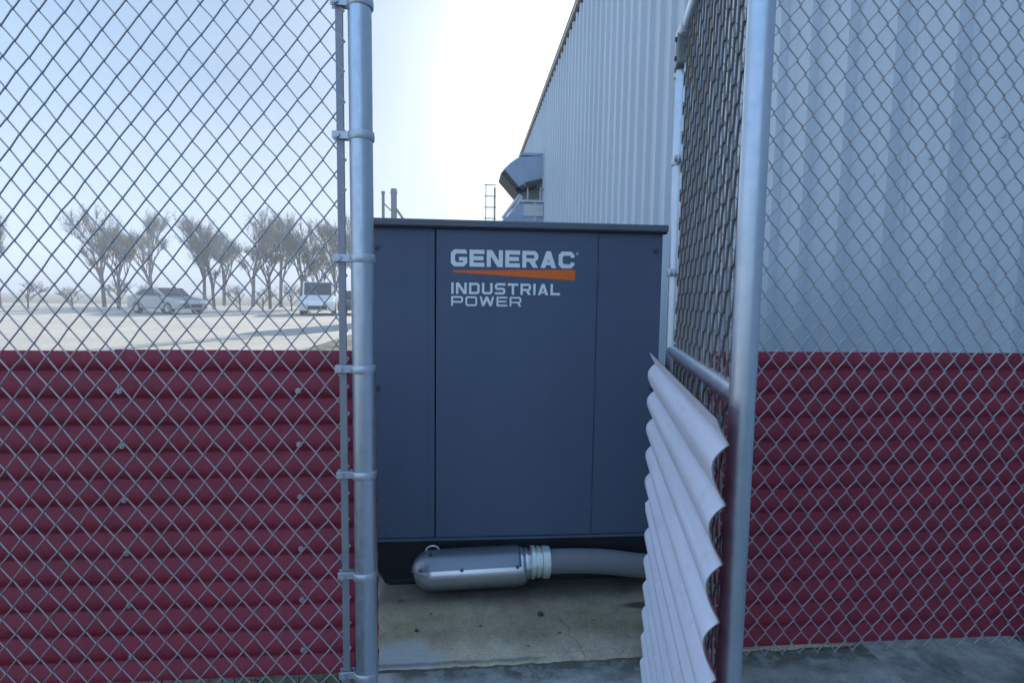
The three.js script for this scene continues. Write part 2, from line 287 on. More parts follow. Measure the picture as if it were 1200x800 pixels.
// exhaust hood on that wall, with the duct below it
{
  const h = thing('exhaust_hood', 'blue sheet metal exhaust hood with dark mouth high on the metal wall', 'vent hood', [WX - 0.034, 3.6, -13.6]);
  const X = (x) => x - (WX - 0.034), Y = (y) => y - 3.6;
  const poly = [[1.30, 4.56], [1.86, 4.62], [1.86, 3.93], [1.40, 3.83], [1.24, 3.70], [0.82, 4.13], [0.86, 4.24], [1.02, 4.40], [1.18, 4.52]].map(([x, y]) => [X(x), Y(y)]);
  part(h, 'hood_shell', muv(prism(poly, 1.0, 0.012).translate(0, 0, -0.9)), hoodBlue);
  // thick dark rims round the two openings on the underside
  const rim = (a, b, t) => { const d = new THREE.Vector2(b[0] - a[0], b[1] - a[1]).normalize(), n = [d.y * t, -d.x * t]; return prism([[a[0], a[1]], [b[0], b[1]], [b[0] + n[0], b[1] + n[1]], [a[0] + n[0], a[1] + n[1]]], 1.06).translate(0, 0, -0.93); };
  part(h, 'mouth_rim', muv(merge([rim([X(0.80), Y(4.15)], [X(1.23), Y(3.67)], -0.12), rim([X(1.22), Y(3.70)], [X(1.42), Y(3.82)], -0.10), rim([X(1.42), Y(3.83)], [X(1.85), Y(3.93)], -0.12)])), trimBrown);
  part(h, 'top_flange', box(X(1.28), X(1.86), Y(4.60), Y(4.66), -0.93, 0.13), hoodBlue);
  part(h, 'wall_flange', box(X(1.835), X(1.868), Y(3.80), Y(4.75), -1.0, 0.2), hoodPale);
  for (const [a, b] of [[[1.30, 3.66], [0.86, 3.06]], [[1.34, 3.6], [1.02, 3.1]]]) part(h, 'brace', cyl(V(X(a[0]), Y(a[1]), 0.05), V(X(b[0]), Y(b[1]), 0.05), 0.045, 0.045, 8), hoodPale);
  part(h, 'back_plate', box(X(1.40), X(1.85), Y(3.36), Y(3.90), -0.6, -0.5), hoodPale);
  for (const x of [1.46, 1.78]) part(h, 'hanger', box(X(x), X(x) + 0.04, Y(3.38), Y(3.86), 0.0, 0.04), hoodPale);
  const d = thing('duct_box', 'pale blue slope sided duct box under the exhaust hood on the wall', 'duct', [WX - 0.034, 2.2, -13.5]);
  const q = [[1.34, 3.42], [1.86, 3.44], [1.86, 2.2], [0.70, 2.2], [0.80, 2.95]].map(([x, y]) => [X(x), y - 2.2]);
  part(d, 'duct_shell', muv(prism(q, 1.0, 0.012).translate(0, 0, -0.85)), hoodBlue);
  part(d, 'duct_flange', [box(X(1.30), X(1.865), 1.24, 1.29, -0.9, 0.2), box(X(1.62), X(1.66), 0.02, 1.24, 0.15, 0.18)], hoodPale);
  part(d, 'support_leg', [box(X(0.78), X(0.84), -2.29, 0, -0.1, -0.04), box(X(1.6), X(1.66), -2.29, 0, -0.1, -0.04)], hoodPale);
  part(d, 'side_panel', box(X(1.36), X(1.84), 0.9, 1.18, 0.15, 0.19), hoodPale);
}
// thin ladder-like frame and vent stacks standing beyond the generator
{
  const m = thing('ladder_mast', 'thin faint steel ladder mast standing left of the exhaust hood', 'mast', [1.26, -0.09, -26]);
  for (const [x, r] of [[0, 0.045], [-0.42, 0.022]]) part(m, 'upright', cyl(V(x, 0, 0), V(x, x ? 6.55 : 6.4, 0), r, r, 8), weathered);
  for (let k = 0; k < 6; k++) part(m, 'rung', cyl(V(-0.5, 6.5 - k * 0.52, 0), V(0.08, 6.5 - k * 0.52, 0), 0.026, 0.026, 8), weathered);
  part(m, 'base_plate', box(-0.6, 0.2, 0, 0.03, -0.12, 0.12), weathered);
  const s = thing('vent_stack', 'pair of grey vent stacks with a slanted brace beyond the generator roof', 'vent stack', [-3.55, -0.09, -24]);
  part(s, 'thin_pipe', cyl(V(-0.12, 0, 0), V(-0.12, 5.62, 0), 0.065, 0.065, 14), weathered);
  part(s, 'wide_pipe', cyl(V(0.34, 0, 0), V(0.34, 5.62, 0), 0.13, 0.13, 18), weathered);
  part(s, 'rain_cap', cyl(V(0.34, 5.60, 0), V(0.34, 5.80, 0), 0.16, 0.13, 18), weathered);
  part(s, 'rain_cap', cyl(V(-0.12, 5.60, 0), V(-0.12, 5.68, 0), 0.085, 0.085, 14), weathered);
  part(s, 'brace', cyl(V(0.40, 5.0, 0), V(0.86, 4.35, 0), 0.055, 0.055, 10), weathered);
  part(s, 'cross_tie', [cyl(V(-0.12, 5.2, 0), V(0.34, 4.75, 0), 0.03, 0.03, 8), cyl(V(-0.2, 4.3, 0), V(0.95, 4.3, 0), 0.05, 0.05, 8)], weathered);
  part(s, 'stack_base', box(-0.6, 1.1, 0, 3.6, -1.1, 0.3), hoodPale);
}

// ---------------------------------------------------------------- generator
{
  const gX0 = -0.345, gX1 = 0.737, gY0 = 0.176, gY1 = 1.352, gZ = -2.0, gL = 2.55;
  const g = thing('generator', 'dark blue grey standby generator cabinet with white and orange lettering on pad', 'generator', [0, 0, gZ]);
  part(g, 'base_frame', [muv(prism([[gX0 + 0.036, 0], [gX1 - 0.036, 0], [gX1 - 0.006, 0.055], [gX1 - 0.006, 0.1655], [gX0 + 0.006, 0.1655], [gX0 + 0.006, 0.055]], gL - 0.04, 0.004).translate(0, 0, -gL + 0.03)), rbox(gX0 + 0.05, gX1 - 0.05, 0.0005, 0.020, -0.03, 0.008, 0.003)], blackSteel);
  part(g, 'core_body', box(gX0 + 0.006, gX1 - 0.006, 0.167, gY1 - 0.002, -gL + 0.006, -0.014), darkGap);
  const pz0 = -0.012;
  part(g, 'end_panel', rbox(gX0, -0.1195, gY0 + 0.004, gY1 - 0.004, pz0, 0, 0.0035), cabinet);
  part(g, 'service_door', rbox(-0.1150, 0.4885, gY0 + 0.004, gY1 - 0.004, pz0, 0.003, 0.0035), cabinet);
  part(g, 'end_panel', rbox(0.4893, gX1, gY0 + 0.004, gY1 - 0.004, pz0, 0.0008, 0.003), cabinet);
  part(g, 'door_seam', rbox(0.4815, 0.4845, gY0 + 0.01, gY1 - 0.01, 0.002, 0.0042, 0.0008, 1), cabinet);
  part(g, 'panel_fold', rbox(-0.1470, -0.1445, gY0 + 0.01, gY1 - 0.01, -0.001, 0.0011, 0.0008, 1), cabinet);
  part(g, 'bottom_lip', rbox(gX0 - 0.001, gX1 + 0.001, gY0 - 0.0095, gY0 + 0.001, -0.03, 0.003, 0.002), cabinet);
  for (const [x0, x1] of [[gX0 - 0.001, gX0 + 0.006], [gX1 - 0.006, gX1 + 0.001]]) part(g, 'side_panel', rbox(x0, x1, gY0, gY1 - 0.002, -gL, -0.013, 0.002), cabinet);
  part(g, 'rear_panel', rbox(gX0, gX1, gY0, gY1 - 0.002, -gL - 0.004, -gL + 0.006, 0.002), cabinet);
  const roof = part(g, 'roof', rbox(gX0 - 0.014, gX1 + 0.014, gY1, gY1 + 0.026, -gL - 0.02, 0.024, 0.006, 3), cabinetTrim);
  part(roof, 'drip_edge', rbox(gX0 - 0.010, gX1 + 0.010, gY1 - 0.007, gY1 - 0.0005, -0.01, 0.018, 0.002), blackSteel);
  for (const [x, y] of [[0.712, 1.282], [-0.333, 1.275], [-0.333, 0.757], [0.712, 0.757]]) part(g, 'bolt', [cyl(V(x, y, -0.002), V(x, y, 0.005), 0.0105, 0.0105, 16), cyl(V(x, y, 0.004), V(x, y, 0.010), 0.0065, 0.0055, 6)], boltMat);
  for (const y of [0.32, 0.76, 1.2]) part(g, 'hinge', cyl(V(0.4895, y - 0.03, 0.004), V(0.4895, y + 0.03, 0.004), 0.003, 0.003, 10), cabinet);

  // lettering: squared wide capitals cut as thin vinyl
  function glyph(ch, w, h, t) {
    const c = Math.min(t * 0.8, h * 0.2), m = (h - t) / 2, S = (p) => new THREE.Shape(p.map(([x, y]) => new THREE.Vector2(x, y))), hole = (s, p) => { s.holes.push(new THREE.Path(p.map(([x, y]) => new THREE.Vector2(x, y)))); return s; };
    switch (ch) {
      case 'G': return S([[c, 0], [w - c, 0], [w, c], [w, h * 0.56], [w * 0.5, h * 0.56], [w * 0.5, h * 0.56 - t * 0.9], [w - t, h * 0.56 - t * 0.9], [w - t, t], [t + c / 2, t], [t, t + c / 2], [t, h - t - c / 2], [t + c / 2, h - t], [w, h - t], [w - c * 0.4, h], [c, h], [0, h - c], [0, c]]);
      case 'C': return S([[c, 0], [w - c, 0], [w, c], [w, h * 0.36], [w - t, h * 0.36], [w - t, t], [t + c / 2, t], [t, t + c / 2], [t, h - t - c / 2], [t + c / 2, h - t], [w - t, h - t], [w - t, h * 0.64], [w, h * 0.64], [w, h - c], [w - c, h], [c, h], [0, h - c], [0, c]]);
      case 'E': return S([[0, 0], [w, 0], [w, t], [t, t], [t, m], [w * 0.93, m], [w * 0.93, m + t], [t, m + t], [t, h - t], [w, h - t], [w, h], [0, h]]);
      case 'N': return S([[0, 0], [t, 0], [t, h - t * 1.5], [w - t * 1.3, 0], [w, 0], [w, h], [w - t, h], [w - t, t * 1.5], [t * 1.3, h], [0, h]]);
      case 'I': return S([[0, 0], [w, 0], [w, h], [0, h]]);
      case 'T': { const k = (w - t) / 2; return S([[k, 0], [k + t, 0], [k + t, h - t], [w, h - t], [w, h], [0, h], [0, h - t], [k, h - t]]); }
      case 'L': return S([[0, 0], [w, 0], [w, t], [t, t], [t, h], [0, h]]);
      case 'U': return S([[c, 0], [w - c, 0], [w, c], [w, h], [w - t, h], [w - t, t], [t, t], [t, h], [0, h], [0, c]]);
      case 'S': return S([[0, 0], [w - c, 0], [w, c], [w, m + t - c], [w - c, m + t], [t, m + t], [t, h - t], [w, h - t], [w, h], [c, h], [0, h - c], [0, m + c], [c, m], [w - t, m], [w - t, t], [0, t]]);
      case 'D': return hole(S([[0, 0], [w - c, 0], [w, c], [w, h - c], [w - c, h], [0, h]]), [[t, t], [t, h - t], [w - t, h - t], [w - t, t]]);
      case 'O': return hole(S([[c, 0], [w - c, 0], [w, c], [w, h - c], [w - c, h], [c, h], [0, h - c], [0, c]]), [[t, t], [t, h - t], [w - t, h - t], [w - t, t]]);
      case 'P': { const a = h * 0.32; return hole(S([[0, 0], [t, 0], [t, a], [w - c, a], [w, a + c], [w, h - c], [w - c, h], [0, h]]), [[t, a + t], [t, h - t], [w - t, h - t], [w - t, a + t]]); }
      case 'R': { const a = h * 0.34; return hole(S([[0, 0], [t, 0], [t, a], [w - t * 2.2, a], [w - t * 1.25, 0], [w, 0], [w - t * 0.8, a], [w, a + c], [w, h - c], [w - c, h], [0, h]]), [[t, a + t * 0.9], [t, h - t], [w - t, h - t], [w - t, a + t * 0.9]]); }
      case 'A': { const k = 0.36 * w, xi = (y) => 1.2 * t + k * y / h, y0 = 0.17 * h, y1 = y0 + t * 0.8, ya = (w / 2 - 1.2 * t) / k * h; const top = Math.min(ya, h - t * 0.9); const p = ya > h - t * 0.9 ? [[xi(y1), y1], [xi(top), top], [w - xi(top), top], [w - xi(y1), y1]] : [[xi(y1), y1], [w / 2, top], [w - xi(y1), y1]]; return hole(S([[0, 0], [1.2 * t, 0], [xi(y0), y0], [w - xi(y0), y0], [w - 1.2 * t, 0], [w, 0], [w - k, h], [k, h]]), p); }
      case 'W': { const q = 0.17 * w, f = 1.15 * t; return S([[0, h], [q, 0], [q + f, 0], [w / 2, h * 0.60], [w - q - f, 0], [w - q, 0], [w, h], [w - f, h], [w - q - f * 0.55, h * 0.40], [w / 2 + f * 0.55, h], [w / 2 - f * 0.55, h], [q + f * 0.55, h * 0.40], [f, h]]); }
    }
  }
  function line(name, text, x0, x1, y0, h, t, gap, dz) {
    const p = new THREE.Group(); p.name = name; g.add(p);
    const units = [...text].map((c) => (c === 'I' ? 0 : c === 'W' ? 1.25 : c === 'L' || c === 'E' ? 0.92 : 1)), nI = [...text].filter((c) => c === 'I').length;
    const w = (x1 - x0 - gap * (text.length - 1) - nI * t) / units.reduce((a, b) => a + b, 0);
    let x = x0;
    [...text].forEach((c, i) => { const gw = units[i] ? w * units[i] : t; part(p, 'letter', muv(new THREE.ExtrudeGeometry(glyph(c, gw, h, t), { depth: 0.0007, bevelEnabled: false }).translate(x, y0, dz)), printWhite); x += gw + gap; });
  }
  line('brand_lettering', 'GENERAC', -0.062, 0.398, 1.211, 0.062, 0.0152, 0.0085, 0.0032);
  line('upper_lettering', 'INDUSTRIAL', -0.060, 0.346, 1.110, 0.042, 0.0088, 0.0085, 0.0032);
  line('lower_lettering', 'POWER', -0.060, 0.200, 1.066, 0.036, 0.0066, 0.0090, 0.0032);
  part(g, 'orange_stripe', muv(prism([[-0.056, 1.190], [0.398, 1.166], [0.402, 1.170], [0.402, 1.203], [0.398, 1.206], [-0.056, 1.196]], 0.0007).translate(0, 0, 0.0032)), printOrange);
  part(g, 'trademark_ring', new THREE.RingGeometry(0.0035, 0.0052, 20).translate(0.408, 1.266, 0.0036), printWhite);
}

// ---------------------------------------------------------------- conduit at its foot
const castAlu = mat({ color: col(0.66, 0.69, 0.74), roughness: 0.27, metalness: 0.9, map: spangle });
const castLid = mat({ color: col(0.26, 0.28, 0.32), roughness: 0.4, metalness: 0.75, map: spangle });
const brightNut = mat({ color: col(0.72, 0.78, 0.72), roughness: 0.35, metalness: 0.55 });
const hoseMat = mat({ color: col(0.20, 0.205, 0.22), roughness: 0.55, map: dust });
{
  const c = thing('conduit_body', 'silver cast conduit elbow with rounded end lying below the generator lettering side', 'conduit fitting', [0, 0, -1.865]);
  c.userData.label = 'silver cast conduit fitting with rounded end lying in front of the generator base'; c.position.set(0, -0.044, -1.94); c.scale.setScalar(1.04);
  const tilt = (g) => g.rotateZ(1.8 * D).translate(0.018, 0.122, 0);
  // capsule along x; the right end is flatter
  const prof = (o, xr = 0.205) => { const r = 0.0675 + o, pts = [], L = -0.205; for (let k = 0; k <= 10; k++) { const a = k / 10 * Math.PI / 2; pts.push([L - o + 0.072 - (0.072 + o * 0) * Math.cos(a), r * Math.sin(a)]); } for (let k = 1; k <= 6; k++) { const a = k / 6 * Math.PI / 2; pts.push([xr - 0.028 + 0.028 * Math.sin(a), r * (0.62 + 0.38 * Math.cos(a))]); } return pts; };
  const lathe = (pts, a0, a1, seg) => new THREE.LatheGeometry(pts.map(([x, r]) => new THREE.Vector2(Math.max(0.0001, r), x)), seg, a0, a1 - a0).rotateZ(-Math.PI / 2);
  const body = prof(0); body.push([0.205, 0.0001]);
  part(c, 'body', tilt(lathe(body, 0, Math.PI * 2, 56)), castAlu);
  // raised cover on the upper front of the fitting, held by screws
  const o = prof(0.006, 0.19), inn = prof(0.0005, 0.19).reverse(), loop = [...o, ...inn, o[0]];
  // lathe angle: find the sector that faces up and slightly to the front
  const lidGeo = lathe(loop, 0, 1.75, 26).rotateX(-Math.PI / 2 - 0.62);
  const lid = part(c, 'cover', tilt(lidGeo), castLid);
  for (const [x, a] of [[-0.175, 0.52], [-0.03, 0.44], [0.165, 0.44], [-0.14, 1.25]]) {
    const r = 0.074 - (x < -0.15 ? 0.010 : 0), y = r * Math.sin(a), z = r * Math.cos(a), n = V(0, Math.sin(a), Math.cos(a));
    const p0 = V(x, y, z), p1 = p0.clone().addScaledVector(n, 0.006);
    part(lid, 'screw', tilt(cyl(p0.clone().addScaledVector(n, -0.004), p1, 0.0068, 0.0058, 12)), boltMat);
  }
  part(c, 'highlight_arc', tilt(new THREE.TorusGeometry(0.026, 0.0038, 10, 28, Math.PI).translate(-0.135, 0.058, -0.02)), castAlu);  // added half ring standing in for a highlight arc on the casting
  part(c, 'cast_rib', tilt(cyl(V(0.150, 0, 0), V(0.158, 0, 0), 0.0712, 0.0712, 48)), castAlu);
  part(c, 'hub', tilt(merge([cyl(V(0.20, 0.006, 0), V(0.224, 0.006, 0), 0.052, 0.050, 32), cyl(V(0.198, 0.006, 0), V(0.206, 0.006, 0), 0.058, 0.058, 32)])), castAlu);
  for (const x of [-0.13, 0.09]) part(c, 'support_strut', box(x, x + 0.04, 0.075, 0.095, -0.066, -0.035), blackSteel);

  const f = thing('flexible_conduit', 'grey flexible conduit running from the silver fitting towards the right siding', 'conduit', [0, -0.044, -1.94]); f.scale.setScalar(1.04);
  const rib = (x0, x1, r) => cyl(V(x0, 0, 0), V(x1, 0, 0), r, r, 32);
  const put = (g) => g.rotateZ(-1 * D).translate(0, 0.146, 0);
  part(f, 'lock_nut', put(merge([rib(0.236, 0.249, 0.056), new THREE.CylinderGeometry(0.060, 0.060, 0.012, 8).rotateZ(Math.PI / 2).translate(0.242, 0, 0)])), brightNut);
  part(f, 'sealing_ring', put(merge([rib(0.249, 0.257, 0.048), rib(0.257, 0.268, 0.055)])), brightNut);
  part(f, 'compression_nut', put(merge([rib(0.268, 0.276, 0.049), new THREE.CylinderGeometry(0.059, 0.059, 0.022, 8).rotateZ(Math.PI / 2).translate(0.288, 0, 0), rib(0.298, 0.304, 0.053)])), brightNut);
  const curve = new THREE.CatmullRomCurve3([V(0.290, 0.141, 0), V(0.40, 0.141, 0.0), V(0.52, 0.132, -0.004), V(0.64, 0.112, -0.01), V(0.76, 0.094, -0.02), V(0.90, 0.088, -0.06), V(1.1, 0.087, -0.18), V(1.35, 0.087, -0.36), V(1.62, 0.087, -0.48)]);
  const tube = new THREE.TubeGeometry(curve, 120, 0.0435, 28); const uv = tube.attributes.uv; for (let i = 0; i < uv.count; i++) uv.setXY(i, uv.getX(i) * 1.5, uv.getY(i) * 0.28);
  part(f, 'hose', tube, hoseMat);
}

// ---------------------------------------------------------------- chain link fences
// woven fabric: vertical zigzag wires hooked into their neighbours, in a plane x,y
function fabric(x0, x1, y0, y1, w = 0.056, h = 0.071, r = 0.0019) {
  const geos = [], n = Math.floor((x1 - x0) / (w / 2)), m = Math.floor((y1 - y0) / (h / 2));
  const up = V(0, 1, 0), q = new THREE.Quaternion(), proto = {};
  const seg = (a, b) => { const d = b.clone().sub(a), L = d.length(); const g = new THREE.CylinderGeometry(r, r, L + r, 6, 1, true); q.setFromUnitVectors(up, d.normalize()); g.applyQuaternion(q); g.translate((a.x + b.x) / 2, (a.y + b.y) / 2, (a.z + b.z) / 2); return g; };
  for (let i = 0; i < n; i++) {
    let prev = null;
    for (let j = 0; j <= m; j++) {
      const side = (i + j) % 2, x = x0 + (i + side) * (w / 2) + (side ? 0.0012 : -0.0012), y = y0 + j * h / 2 + 0.0035 * (hash(i + side, j, 7) - 0.5), z = (side ? 1 : -1) * r * 1.05 + 0.008 * (fbm(x * 3, y * 2, 8, 2) - 0.5);
      const p = V(x + 0.003 * (hash(i + side, j, 9) - 0.5), y, z); if (prev) geos.push(seg(prev, p)); prev = p;
    }
  }
  return mergeGeometries(geos);
}
// corrugated sheet lying along x, corrugations horizontal; returns one skin at depth z
function corrugated(x0, x1, y0, y1, z, amp = 0.0105, pitch = 0.0725, ph = 0, nose = false) {
  const ny = Math.round((y1 - y0) / pitch * 14), nx = 10, pos = [], idx = [];
  for (let j = 0; j <= ny; j++) for (let i = 0; i <= nx; i++) {
    const y = y0 + (y1 - y0) * j / ny, x = x0 + (x1 - x0) * i / nx, t0 = y / pitch + ph, t = t0 - Math.floor(t0), s = nose ? (t < 0.64 ? 2 * Math.sin(Math.PI / 2 * Math.pow(t / 0.64, 0.95)) - 1 : 1 - 2 * Math.pow((t - 0.64) / 0.36, 1.8)) : 1.7 * Math.pow(Math.sin(Math.PI * Math.pow(t, 0.72)), 0.85) - 1;
    pos.push(x, y, z + amp * s + 0.0032 * (fbm(x * 4 + 3, y * 5, 12, 2) - 0.5));
    if (j < ny && i < nx) { const a = j * (nx + 1) + i, b = a + nx + 1; idx.push(a, a + 1, b, b, a + 1, b + 1); }
  }
  const g = new THREE.BufferGeometry(); g.setAttribute('position', new THREE.Float32BufferAttribute(pos, 3)); g.setIndex(idx); g.computeVertexNormals();
  const uv = []; for (let k = 0; k < pos.length; k += 3) uv.push(pos[k], pos[k + 1]); g.setAttribute('uv', new THREE.Float32BufferAttribute(uv, 2));
  return g;
}
// a sheet: painted face towards +z, primer back 1.2 mm behind it
function sheet(parent, x0, x1, y0, y1, z, ph, flip = 1) {
  const s = part(parent, 'siding_sheet', corrugated(x0, x1, y0, y1, z, 0.0105, 0.0725, ph), maroon);
  part(s, 'sheet_back', corrugated(x0, x1, y0, y1, z - 0.0012 * flip, 0.0105, 0.0725, ph), primer);
  return s;
}
// strap round a post at the origin, with two ears and a bolt pointing towards -x*dir
function band(y, r, reach, dir = -1) {
  const g = [];
  const ring = new THREE.LatheGeometry([[r, -0.0105], [r + 0.0032, -0.0098], [r + 0.004, 0], [r + 0.0032, 0.0098], [r, 0.0105]].map(([a, b]) => new THREE.Vector2(a, b)), 36).translate(0, y, 0);
  g.push(ring);
  for (const z of [-0.009, 0.009]) g.push(rbox(Math.min(0, dir * reach), Math.max(0, dir * reach), y - 0.0095, y + 0.0095, z - 0.0016, z + 0.0016, 0.0012, 1));
  return merge(g);
}
const bandBolt = (y, reach, dir = -1) => merge([cyl(V(dir * (reach - 0.012), y, -0.016), V(dir * (reach - 0.012), y, 0.019), 0.004, 0.004, 10), cyl(V(dir * (reach - 0.012), y, 0.0106), V(dir * (reach - 0.012), y, 0.018), 0.0085, 0.0085, 6), cyl(V(dir * (reach - 0.012), y, -0.018), V(dir * (reach - 0.012), y, -0.0106), 0.0075, 0.0075, 6)]);
const dome = (x, y, z, r) => merge([new THREE.SphereGeometry(r * 1.12, 24, 10, 0, Math.PI * 2, 0, Math.PI / 2).scale(1, 0.6, 1).translate(x, y, z), cyl(V(x, y - 0.03, z), V(x, y, z), r * 1.12, r * 1.12, 24)]);

{ // left fence run: terminal post, tension bar, fabric, siding behind
  const px = -0.267, pz = -1.4, R = 0.0287, TOP = 2.14;
  const f = thing('chain_link_fence', 'galvanized chain link fence with thick end post and maroon siding left of generator', 'fence', [px, -0.09, pz]);
  const y0 = 0.09; // base of the group is on the ground; heights below are above the pad
  part(f, 'end_post', cyl(V(0.003, 0, 0), V(-0.002, TOP + y0, 0), R, R, 40), galv);
  part(f, 'post_cap', dome(-0.002, TOP + y0, 0, R), bandMat);
  part(f, 'post_footing', cyl(V(0, -0.03, 0), V(0, 0.018, 0), 0.11, 0.10, 28), concrete);
  for (const y of [1.809, 1.494, 1.193, 0.911, 0.634, 0.361, 0.082]) { const b = part(f, 'tension_band', band(y + y0, R, 0.070), bandMat); part(b, 'bolt', bandBolt(y + y0, 0.070), bandMat); }
  part(f, 'tension_bar', rbox(-0.060, -0.041, 0.05 + y0, 2.08 + y0, -0.0035, 0.0035, 0.002, 2), barMat);
  const m = part(f, 'chain_link_mesh', fabric(-2.083, -0.0365, 0.05 + y0, 2.09 + y0), wireMat); m.userData.kind = 'stuff';
  part(f, 'top_rail', cyl(V(-2.1, 2.09 + y0, 0), V(-0.03, 2.09 + y0, 0), 0.0205, 0.0205, 24), galv);
  part(f, 'bottom_wire', cyl(V(-2.1, 0.055 + y0, 0.004), V(-0.03, 0.055 + y0, 0.004), 0.0024, 0.0024, 8), wireMat);
  part(f, 'line_post', cyl(V(-2.1, 0, -0.026), V(-2.1, TOP + y0 - 0.02, -0.026), 0.024, 0.024, 24), galv);
  sheet(f, -0.66, 0.024, 0.045 + y0, 0.66 + y0, -0.060, 0.4); sheet(f, -0.64, 0.022, 0.59 + y0, 0.952 + y0, -0.0575, 0.4);
  sheet(f, -1.45, -0.60, 0.045 + y0, 0.66 + y0, -0.0625, 0.4); sheet(f, -1.42, -0.615, 0.59 + y0, 0.948 + y0, -0.0602, 0.4);
  sheet(f, -2.15, -1.38, 0.045 + y0, 0.952 + y0, -0.066, 0.4);
  for (const x of [-0.18, -0.63, -1.08]) for (const y of [0.12, 0.265, 0.41, 0.555, 0.70, 0.845]) part(f, 'siding_screw', [cyl(V(x, y + y0, -0.056), V(x, y + y0, -0.048), 0.0075, 0.0075, 12), cyl(V(x, y + y0, -0.049), V(x, y + y0, -0.042), 0.0042, 0.0038, 6)], bandMat);
}
{ // right fence run from the gate post to the building
  const px = 0.615, pz = -1.445, R = 0.0287, TOP = 2.14, y0 = 0.036;
  const f = thing('chain_link_fence', 'chain link fence with maroon siding between open gate and metal building', 'fence', [px, -0.036, pz]);
  part(f, 'gate_post', cyl(V(0, 0, 0), V(0, TOP + y0, 0), R, R, 36), galv);
  part(f, 'post_cap', dome(0, TOP + y0, 0, R), bandMat);
  for (const y of [0.2, 0.5, 0.8, 1.1, 1.4, 1.7, 2.0]) { const b = part(f, 'tension_band', band(y + y0, R, 0.070, 1), bandMat); part(b, 'bolt', bandBolt(y + y0, 0.070, 1), bandMat); }
  part(f, 'tension_bar', rbox(0.040, 0.060, 0.05 + y0, 2.08 + y0, -0.0035, 0.0035, 0.002, 2), galv);
  const m = part(f, 'chain_link_mesh', fabric(0.05, 1.20, 0.05 + y0, 2.09 + y0), wireMat); m.userData.kind = 'stuff';
  part(f, 'top_rail', cyl(V(0.03, 2.09 + y0, 0), V(1.2, 2.09 + y0, 0), 0.0205, 0.0205, 24), galv);
  part(f, 'wall_post', cyl(V(1.205, 0, 0), V(1.205, TOP + y0, 0), 0.024, 0.024, 24), galv);
  sheet(f, 0.035, 1.235, 0.045 + y0, 0.952 + y0, -0.052, 1.1);
}
